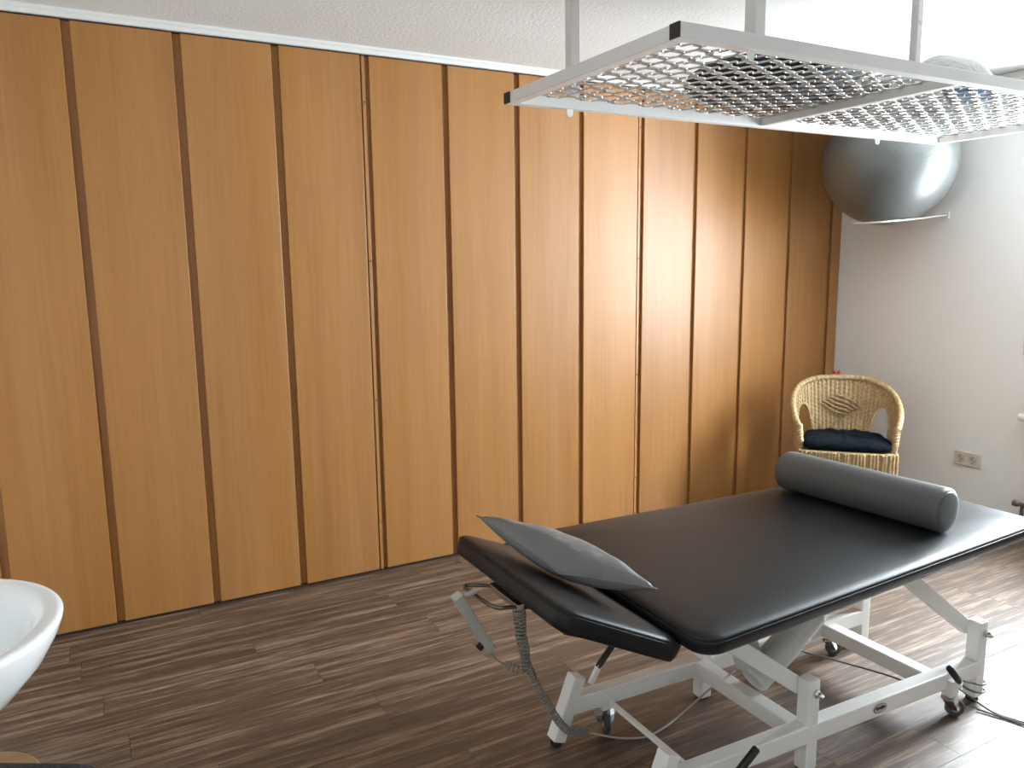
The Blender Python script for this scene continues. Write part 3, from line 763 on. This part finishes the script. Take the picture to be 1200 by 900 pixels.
def radiator():
    root = thing('radiator', 'white panel radiator under the window with a dark metal valve', 'radiator', (XR-.07, -2.3, .13))
    y0, y1 = -3.45+2.3, -1.36+2.3
    obj('panel_body', box(-.045, .035, y0, y1, .03, .535), 'radiator', root, bevel=.012, seg=3)
    for k in range(60):
        if k == 0: rib0 = obj('rib', box(-.050, -.044, -.010, .010, .06, .50), 'radiator', root, bevel=.004, loc=(0, y0+.04, 0))
        else: dup(rib0, root, (0, y0+.04+k*(y1-y0-.08)/59, 0))
    v = obj('valve', tube([Vector((0, y1-.01, .055)), Vector((0, y1+.095, .055))], .011, 14), 'valve', root)
    obj('valve_head', tube([Vector((0, y1+.095, .055)), Vector((0, y1+.105, .055)), Vector((0, y1+.125, .055))], [.012, .017, .017], 14), 'valve', v)
    obj('feed_pipe', tube([Vector((0, y1+.08, .05)), Vector((0, y1+.08, -.128))], .009, 12), 'valve', v)
    th_ = obj('thermostat_head', tube([Vector((0, y1-.01, .50)), Vector((0, y1+.03, .50)), Vector((-.0, y1+.045, .515)), Vector((0, y1+.11, .522)), Vector((0, y1+.135, .522))], [.011, .012, .018, .021, .017], 18), 'radiator', root, smooth=False)
    for y in (y0+.2, y1-.2):
        obj('wall_bracket', box(.03, .0695, y-.015, y+.015, .1, .45), 'radiator', root)
radiator()

# ------------------------------------------------------------------ basin, stool, dark seat at the lower left
def basin():
    root = thing('wash_basin', 'white ceramic wash basin on the left wall', 'basin', (.05, -1.850, .85))
    def ring(rx, ry, z, back=.0):
        out = []
        for k in range(64):
            a = 2*PI*k/64; x, y = rx*math.cos(a), ry*math.sin(a)
            if x < 0: x *= 1.08
            out.append(Vector((max(x, XL-.05+.003), y, z)))
        return out
    prof = [(.06, .06, -.185), (.12, .12, -.170), (.175, .178, -.132), (.220, .225, -.080), (.245, .252, -.036), (.254, .262, -.012), (.2555, .2635, -.004), (.252, .260, .0), (.244, .252, .001), (.222, .230, -.004), (.212, .219, -.008), (.204, .210, -.018), (.185, .192, -.06), (.145, .150, -.115), (.085, .09, -.145), (.025, .025, -.150)]
    bm = bmesh.new(); R = [[bm.verts.new(p) for p in ring(*q)] for q in prof]
    for A, B in zip(R, R[1:]):
        for k in range(64): bm.faces.new((A[k], A[(k+1) % 64], B[(k+1) % 64], B[k]))
    bm.faces.new(R[0][::-1]); bm.faces.new(R[-1])
    obj('bowl', bm, 'ceramic', root, smooth=True)
    obj('drain', lathe([(0, -.149), (.022, -.149), (.024, -.147), (.018, -.1455), (0, -.1455)], 24), 'chrome', root)
    obj('trap_pipe', tube(spline([(0, 0, -.17), (0, 0, -.34), (-.03, 0, -.38), (-.10, 0, -.37), (XL-.05, 0, -.36)], 6), .016, 14), 'chrome', root, smooth=True)
    tp = obj('tap', tube(spline([(-.19, 0, -.012), (-.19, 0, .10), (-.16, 0, .14), (-.08, 0, .13), (-.065, 0, .10)], 6), .013, 14), 'chrome', root, smooth=True)
    obj('tap_lever', bar((-.19, 0, .13), (-.245+.02, 0, .16), .018, .010), 'chrome', tp)
basin()
def stool():
    root = thing('wooden_stool', 'low round beech stool beneath the wash basin', 'stool', (.090, -1.715, 0))
    r = .142
    obj('seat', lathe([(0, .425), (r*.93, .425), (r*.99, .432), (r, .440), (r*.985, .447), (r*.95, .450), (0, .450)], 48), 'stool_wood', root, smooth=False)
    for k in range(3):
        a = 2*PI*k/3+.4
        obj('leg', tube([Vector((.085*math.cos(a), .085*math.sin(a), .425)), Vector((.125*math.cos(a), .125*math.sin(a), 0))], [.015, .012], 12), 'stool_wood', root, smooth=True)
    obj('stretcher', tube([Vector((.108*math.cos(2*PI*k/36), .108*math.sin(2*PI*k/36), .18)) for k in range(36)], .008, 8, closed=True), 'stool_wood', root, smooth=True)
stool()
def dark_seat():
    root = thing('upholstered_chair', 'chair with charcoal felt backrest beside the wash basin', 'chair', (.085, -2.560, 0), math.radians(-30))
    # faces away from the panelled wall; backrest along the far side
    def pad(w, h, t, r):
        ol = outline([(-w, -h), (w, -h), (w, h), (-w, h)], [r]*4, 6, 8)
        return slab(ol, [(.010, 0), (.002, .006), (0, t*.35), (0, t*.65), (.004, t-.008), (.016, t)], [(.7, t+.006), (.3, t+.008)])
    bm = pad(.205, .20, .055, .05); bm.transform(Matrix.Translation((0, -.03, .43)))
    obj('seat', bm, 'dark_fabric', root, smooth=True)
    bm = pad(.205, .165, .05, .045); bm.transform(Matrix.Translation((0, .235, .7125)) @ Matrix.Rotation(PI/2, 4, 'X'))
    obj('backrest', bm, 'dark_fabric', root, smooth=True)
    for x in (-.17, .17):
        obj('leg', tube([Vector((x, -.19, .43)), Vector((x*1.08, -.21, 0))], [.015, .012], 12), 'stool_wood', root, smooth=True)
        obj('leg', tube([Vector((x, .17, .43)), Vector((x*1.08, .205, 0))], [.015, .012], 12), 'stool_wood', root, smooth=True)
        obj('back_support', bar((x*.7, .165, .40), (x*.7, .238, .62), .03, .012, up=(0, 1, 0)), 'stool_wood', root)
    obj('seat_frame', box(-.18, .18, -.20, .175, .405, .432), 'stool_wood', root, bevel=.003)
dark_seat()
